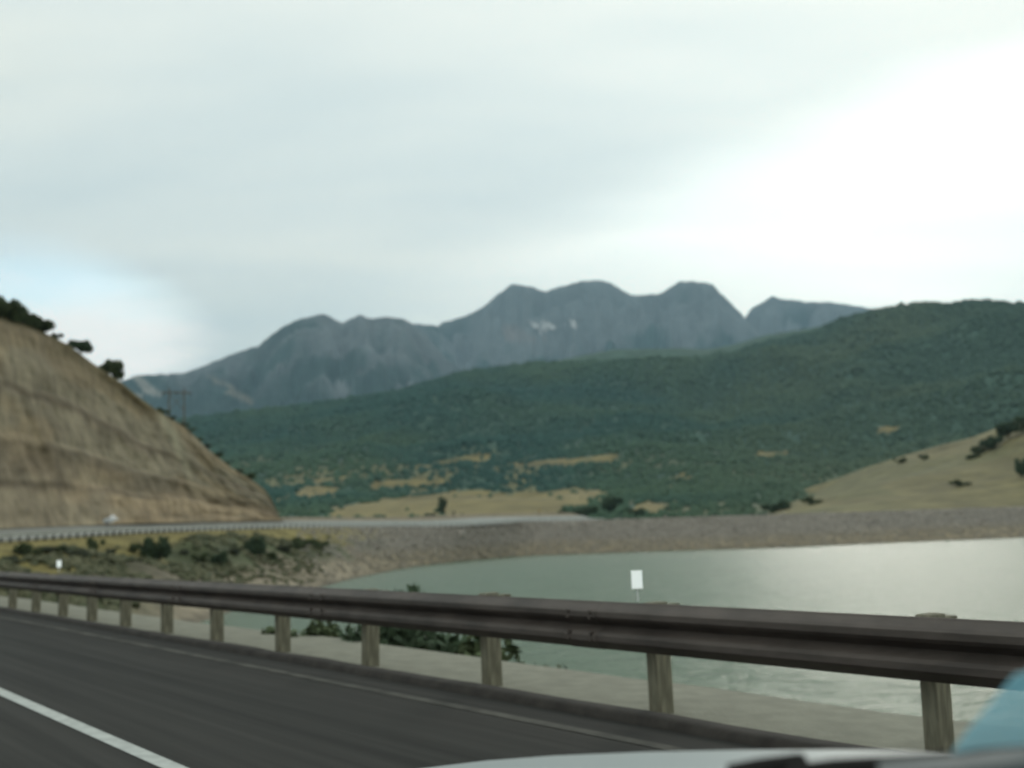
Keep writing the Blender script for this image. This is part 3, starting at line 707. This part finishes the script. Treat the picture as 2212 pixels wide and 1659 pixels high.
def scrub():
    P = []; C = []
    n = 9000; az = rng.uniform(az_of(-300), az_of(720), n); dw, dc, zc = shore_par(az); t = rng.uniform(0.12, 0.9, n); d = dw+(dc-dw)*t; z = shore_z(az, d)
    P = np.stack([np.sin(az)*d, np.cos(az)*d, z+0.05], -1); px, py = project(P)
    pr = ss(0.40, 0.58, fbm(P[:, 0]/6, P[:, 1]/6, 4))*(1-0.65*ss(230, 420, px)*(1-ss(.3, .5, t)))*(1-ss(.64, .76, t))*(1-ss(640, 730, px))
    k = rng.random(n) < pr; P = P[k]
    g = rng.random((len(P), 1)); col = np.array((0.07, 0.078, 0.04))*(1-g)+np.array((0.145, 0.138, 0.08))*g
    S = rng.uniform(.18, .5, (len(P), 1))*np.array((1.2, 1.2, .8))
    tag(blobs('scrub', P, S, mat('scrub_leaves', attr='tone', var=.3, vscale=4), col, 0.28), 'low olive and grey green scrub covering the promontory bank', kind='stuff')
scrub()

# shrubs along the top of the rock cut
def crest_pt(px, py, back=1.5):
    a, e = azel(px, py); D = np.interp(a, CLIFF[0], CLIFF[1])+back; return np.array((math.sin(a)*D, math.cos(a)*D, np.interp(a, CLIFF[0], CLIFF[2])))
TOP = [((125, 735), 20, 26, 'smallest shrub on the skyline, uppermost of the separate ones along the cut'), ((168, 762), 34, 48, 'middle rounded shrub on the skyline of the rock cut'), ((228, 800), 36, 44, 'shrub on the skyline just above the lowest one on the cut'), ((248, 818), 32, 40, 'lowest skyline shrub, next to the pale mountain spur')]
for i, (p, h, w, lab) in enumerate(TOP):
    q = crest_pt(*p); d = math.hypot(q[0], q[1]); shrub(q, h*px_m(d), w*px_m(d), lab, 'shrubs along the top of the rock cut', (0, 0, 4, 1)[i])
for i in range(34):
    px = -70+i*4.7; py = np.interp(px, [-60, 0, 60, 95], [652, 684, 702, 716]); q = crest_pt(px, py, back=r2.uniform(0, 4)); d = math.hypot(q[0], q[1])
    hpx = np.interp(px, [-60, 0, 60, 95], [48, 38, 30, 20])*r2.uniform(.75, 1.1)
    shrub(q, hpx*px_m(d), 48*px_m(d)*r2.uniform(.7, 1.1), 'dark shrub in the thicket crowning the top left of the rock cut', 'thicket on top of the rock cut', (1, 4, 1, 0)[i % 4])
for i, (px, py) in enumerate([(352, 893), (372, 905), (395, 918), (410, 930), (430, 950), (445, 966), (470, 986), (492, 1004), (515, 1020), (540, 1034)]):
    q = crest_pt(px, py, back=.6); d = math.hypot(q[0], q[1]); shrub(q, 9*px_m(d)*r2.uniform(.7, 1.3), 26*px_m(d), f'low olive brush on the lower skyline of the rock cut, {ORD[i]} counted downhill', 'brush on the lower edge of the rock cut', (1, 4, 2)[i % 3])

# shrubs on the bank right behind the near guard rail
BANK_SHRUBS = [(872, 14.5, 1228, 1.5, 0, 'dark shrub whose top rises above the near rail beside the water'), (805, 15.0, 1250, 1.2, 4, 'shrub below the rail, left neighbour of the one that tops it'), (735, 13.0, 1345, 1.3, 0, 'dark shrub under the rail, leftmost of those before the water'),
               (930, 11.5, 1362, 1.6, 3, 'dark shrub under the rail, second from left before the water'), (1030, 11.0, 1380, 1.5, 1, 'broad dark shrub under the middle of the rail'), (1120, 10.0, 1402, 1.2, 2, 'olive shrub under the rail, rightmost above the gravel shoulder'), (660, 12.5, 1360, .9, 1, 'small olive shrub under the rail where the water begins')]
def bank_z(n): return float(np.interp(n, [4.8, 6.0, 6.4, 7, 8, 9, 10, 11.5, 13, 15, 17], [-0.02, -0.1, -.3, -.65, -1.25, -1.9, -2.5, -3.4, -4.3, -5.5, -6.6]))
for px, D, ytop, w, k, lab in BANK_SHRUBS:
    D += 1.6
    top = at(px, ytop, D); n = float(top[:2] @ NV); zb = bank_z(n)-0.1; shrub((top[0], top[1], zb), max((top[2]-zb)/0.95, .5), w, lab, 'shrubs behind the near guard rail', k)

# shrubs around the dam crest, meadow and golden hill
def field(pts, zf, d0, d1, group):
    for p, h, w, k, lab in pts:
        q = hit(*p, zf, d0, d1); d = math.hypot(q[0], q[1]); shrub(q, h*px_m(d), w*px_m(d), lab, group, k)
field([((955, 1120), 40, 22, 3, 'upright dark tree standing alone in the golden meadow'), ((930, 1122), 16, 30, 0, 'dark shrub at the left foot of the lone upright tree'), ((990, 1122), 14, 34, 0, 'dark shrub at the right foot of the lone upright tree'), ((905, 1124), 10, 20, 4, 'small dark shrub at the lower left of the meadow beside the road'),
       ((1215, 1118), 18, 60, 0, 'long dark shrub at the left end of the hedge closing the meadow'), ((1270, 1116), 26, 62, 0, 'dark shrub in the middle of the hedge closing the meadow'), ((1320, 1108), 30, 50, 3, 'tallest dark shrub of the hedge closing the meadow'), ((1370, 1116), 22, 50, 0, 'dark shrub at the right end of the hedge above the dam')],
      hill_z, 430, 1500, 'shrubs in the golden meadow')
field([((1690, 1103), 24, 62, 0, 'dark shrub at the foot of the golden hill on the dam crest'), ((1755, 1090), 16, 34, 1, 'small shrub right of the dark one at the golden hill foot'), ((2150, 966), 26, 44, 0, 'dark shrub high on the golden hill, left of the thicket'), ((2185, 945), 34, 60, 3, 'dark shrub high on the golden hill at the right edge'),
       ((2120, 978), 14, 44, 1, 'low shrub below the high thicket on the golden hill'), ((2095, 992), 12, 28, 4, 'small shrub on the upper left slope of the golden hill'), ((1945, 1000), 10, 22, 1, 'tiny shrub near the crest of the golden hill'), ((2000, 992), 12, 26, 4, 'tiny shrub mid crest of the golden hill'), ((2206, 1030), 44, 26, 0, 'dark shrub halfway down the golden hill at the right edge'), ((2075, 1050), 12, 32, 1, 'olive shrub in the middle of the golden hill')],
      gold_z, 330, 700, 'shrubs on the golden hill')

# ------------------------------------------------------------------ power line frame behind the cut
def pylon():
    foot = crest_pt(381, 905, back=8); d = math.hypot(foot[0], foot[1]); h = 92*px_m(d)
    root = empty('power_pole', (foot[0], foot[1], foot[2]-1.0), math.atan2(-foot[0], foot[1]))
    m = mat('brown_pole_wood', (0.15, 0.12, 0.095), var=0.2, vscale=2)
    w = 15*px_m(d)
    for s in (-1, 1): MB().tube((s*w, 0, -1.5), (s*w, 0, h), 0.14, 0.11).build('pole', m, root)
    MB().box(-w-1.2, w+1.2, -.08, .08, h-1.0, h-0.78).build('crossarm', m, root)
    b = MB(); b.tube((-w, 0.1, h-1), (w, .1, h-4.2), .05).tube((w, -.1, h-1), (-w, -.1, h-4.2), .05); b.build('brace', m, root)
    for x in (-w-1, 0, w+1): MB().tube((x, 0, h-1.0), (x, 0, h-1.6), .09, .06).build('insulator', M_dpost, root)
    tag(root, 'brown two pole power line frame rising behind the rock cut', 'power pole')
pylon()

# ------------------------------------------------------------------ cars on the far road
M_cpaint = mat('white_car_paint', (0.55, 0.56, 0.56), rough=0.3, spec=0.5); M_glass = mat('dark_window_glass', (0.02, 0.025, 0.03), rough=0.1, spec=0.6); M_tyre = mat('tyre_rubber', (0.02, 0.02, 0.02)); M_rim = mat('wheel_rim', (0.4, 0.4, 0.4), rough=0.4, metal=.7)
M_lamp = mat('lit_headlight', (0.9, 0.9, 0.9), emit=((1, .98, .9), 25.0)); M_tail = mat('tail_lamp', (0.3, .02, .02))
def car_proto():
    root = empty('car'); L_, Wd = 4.5, 0.88
    prof = [(-2.25, .35), (-2.25, .72), (-2.1, .92), (-1.5, .98), (-0.9, 1.38), (-0.5, 1.45), (0.35, 1.45), (0.95, 1.05), (1.1, .98), (1.9, .88), (2.2, .72), (2.25, .5), (2.22, .32)]
    V = []; k = len(prof)
    for y, sc in ((-Wd, .0), (-Wd+.05, 1), (Wd-.05, 1), (Wd, .0)):
        for x, z in prof: V.append((x*(0.985 if not sc else 1), y*(0.86 if z > 1.0 else 1), z-(0.02 if not sc else 0)))
    Fs = [(a*k+j, a*k+(j+1) % k, (a+1)*k+(j+1) % k, (a+1)*k+j) for a in range(3) for j in range(k)]+[tuple(range(k))[::-1], tuple(range(3*k, 4*k))]
    mesh('body', V, Fs, M_cpaint, root)
    MB().add([(1.0, -.66, 1.03), (1.0, .66, 1.03), (.42, .62, 1.42), (.42, -.62, 1.42)], [(0, 1, 2, 3)]).add([(1.04, -.66, 1.04), (1.04, .66, 1.04), (.46, .62, 1.43), (.46, -.62, 1.43)], [(0, 1, 2, 3)]).build('windscreen', M_glass, root)
    for s in (-1, 1):
        y = s*(Wd*.86+.012); MB().add([(-1.35, s*.775, 1.03), (.85, s*.775, 1.03), (.35, s*.772, 1.38), (-.85, s*.772, 1.38)], [(0, 1, 2, 3)]).build('side_window', M_glass, root)
        for x in (-1.4, 1.4):
            w = MB().tube((x, s*(Wd-.2), .32), (x, s*(Wd+.01), .32), .32, n=14).build('wheel', M_tyre, root); MB().tube((x, s*(Wd+.01), .32), (x, s*(Wd+.025), .32), .19, n=10).build('rim', M_rim, w)
        MB().box(2.2, 2.275, s*.62-.15, s*.62+.15, .58, .76).build('headlight', M_lamp, root)
        MB().box(-2.28, -2.24, s*.66-.13, s*.66+.13, .68, .84).build('tail_light', M_tail, root)
    return root
def place_on_road(o, px, n_off):
    a = az_of(px); azs = np.arctan2(ED[:, 0], ED[:, 1]); ii = [i for i in range(len(ED)) if dist_[i] > 85]
    i = min(ii, key=lambda q: abs(azs[q]-a)); t = ED[i+1]-ED[i-1]
    o.location = (ED[i, 0]+LN[i, 0]*n_off, ED[i, 1]+LN[i, 1]*n_off, ED[i, 2]+BANK[i]*n_off+0.005); o.rotation_euler = (0, 0, math.atan2(-t[1], -t[0]))
c1 = car_proto(); c2 = copy_tree(c1)
place_on_road(c1, 96, 9.3); tag(c1, 'white car with lit headlights at the left end of the far road', 'car', 'cars on the far road')
place_on_road(c2, 356, 8.6); tag(c2, 'white car on the far road below the middle of the rock cut', 'car', 'cars on the far road')
for ch in list(c2.children):
    if ch.name.startswith('headlight'): ch.data = ch.data.copy(); ch.data.materials.clear(); ch.data.materials.append(M_glass)

# roadside markers at the bend
def marker(px, n_off, col, label, h=1.5):
    root = empty('roadside_marker'); place_on_road(root, px, n_off)
    MB().tube((0, 0, -.2), (0, 0, h), .05).build('post', M_dpost, root)
    MB().box(-.03, .03, -.25, .25, h-.7, h).build('panel', mat('marker_panel', col, var=.1), root)
    tag(root, label, 'marker')
marker(1203, 12.2, (0.45, 0.24, 0.03), 'small orange marker at the right end of the far road', 2.0)
marker(1072, 12.2, (0.08, 0.08, 0.07), 'small dark marker left of the orange one on the far road', 2.0)

# ------------------------------------------------------------------ our own car: bonnet, cowl, wiper and a sheet standing in for a blue windscreen reflection
M_hood = mat('white_bonnet_paint', (0.42, 0.45, 0.45), rough=0.35, spec=0.4); M_black = mat('black_trim', (0.012, 0.011, 0.010), rough=0.9, spec=0.1)
def own_car():
    root = empty('car', road(1.0, 0.37, 0.0)); l0 = np.array(root.location)
    nc_ = 1.12
    def on_plane(px, py):                              # crest of the right wing, in the vertical plane n = nc_
        v = ray(px, py); k = nc_/float(v[:2] @ NV); return v*k+np.array((0, 0, CAM_Z))
    cr = [on_plane(x, y) for x, y in ((700, 1690), (900, 1661), (1050, 1643), (1200, 1632), (1400, 1624), (1600, 1620), (1800, 1619), (2000, 1622), (2212, 1630), (2500, 1650))]
    V = []
    prof = [(-1.50, -.02), (-1.3, .03), (-.9, .035), (-.5, .03), (-.25, .015), (-.1, .004), (0, 0), (.06, -.02), (.1, -.07), (.12, -.16), (.13, -.35)]
    for c in cr:
        for dn, dz in prof: V.append((c[0]+NV[0]*dn-l0[0], c[1]+NV[1]*dn-l0[1], c[2]+dz-l0[2]))
    mesh('bonnet', V, grid_faces(len(cr), len(prof)), M_hood, root, smooth=True)
    def bar(name, pts, depth0, depth1, m, thick=.02):   # a solid strip between two outlines
        A = [at(x, y, depth0+(depth1-depth0)*i/(len(pts)-1)) for i, (x, y, _) in enumerate(pts)]; B = [at(x, y2, depth0+(depth1-depth0)*i/(len(pts)-1)-.015) for i, (x, _, y2) in enumerate(pts)]
        V = []
        for a, b in zip(A, B):
            fw = np.array((a[0], a[1], 0)); fw /= np.linalg.norm(fw)
            for q in (a, b, b+fw*thick, a+fw*thick): V.append(q-l0)
        k = len(pts); Fs = [(i*4+j, i*4+(j+1) % 4, i*4+4+(j+1) % 4, i*4+4+j) for i in range(k-1) for j in range(4)]+[(0, 1, 2, 3), (k*4-1, k*4-2, k*4-3, k*4-4)]
        return mesh(name, V, Fs, m, root)
    bar('wiper', [(1570, 1662, 1680), (1640, 1648, 1680), (1725, 1637, 1680), (1738, 1640, 1690), (1752, 1664, 1690)], 0.98, 1.0, M_black)
    bar('cowl', [(1700, 1664, 1690), (1800, 1650, 1690), (1950, 1641, 1675), (2080, 1632, 1662), (2212, 1622, 1645), (2420, 1606, 1628)], 0.96, 0.84, M_black)
    m = mat('dashboard_top', (0.035, 0.055, 0.06), rough=0.6)
    bar('dashboard', [(1900, 1679, 1760), (2080, 1664, 1760), (2212, 1647, 1760), (2420, 1630, 1760)], 0.80, 0.76, m, .05)
    tag(root, 'white bonnet, black wiper and cowl of the car the view is taken from', 'car')
    return root
own_car()
def reflection_sheet():  # blue reflection in the windscreen, added as a half transparent sheet
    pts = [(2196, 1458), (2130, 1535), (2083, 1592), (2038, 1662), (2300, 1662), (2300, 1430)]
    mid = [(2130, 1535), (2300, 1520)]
    m = bpy.data.materials.new('blue_reflection_tint'); m.use_nodes = True; nt = m.node_tree; N = nt.nodes; L = nt.links
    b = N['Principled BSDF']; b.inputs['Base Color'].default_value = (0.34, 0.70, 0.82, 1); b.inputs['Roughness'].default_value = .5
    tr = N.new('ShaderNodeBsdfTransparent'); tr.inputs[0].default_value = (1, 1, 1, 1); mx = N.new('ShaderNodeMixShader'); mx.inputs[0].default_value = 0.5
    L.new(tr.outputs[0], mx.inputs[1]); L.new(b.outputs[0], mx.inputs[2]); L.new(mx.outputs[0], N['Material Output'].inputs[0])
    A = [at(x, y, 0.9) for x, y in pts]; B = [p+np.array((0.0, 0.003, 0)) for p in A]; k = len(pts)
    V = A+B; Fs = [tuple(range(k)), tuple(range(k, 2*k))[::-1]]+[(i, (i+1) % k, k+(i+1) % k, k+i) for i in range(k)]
    tag(mesh('reflection_sheet', V, Fs, m), 'pale blue windscreen reflection at the lower right corner, built as a translucent sheet beside the black cowl', 'sheet')
reflection_sheet()

# ------------------------------------------------------------------ air
def haze():
    m = bpy.data.materials.new('thin_air'); m.use_nodes = True; nt = m.node_tree; N = nt.nodes; N.clear()
    v = N.new('ShaderNodeVolumePrincipled'); v.inputs['Color'].default_value = (0.52, 0.80, 1.0, 1); v.inputs['Density'].default_value = 6.0e-5; v.inputs['Anisotropy'].default_value = 0.0
    o = N.new('ShaderNodeOutputMaterial'); nt.links.new(v.outputs[0], o.inputs['Volume'])
    h = MB().box(-12000, 12000, -12000, 12000, -15, 2600).build('haze', m); tag(h, 'thin blue air between the camera and the mountains', kind='stuff')
haze()
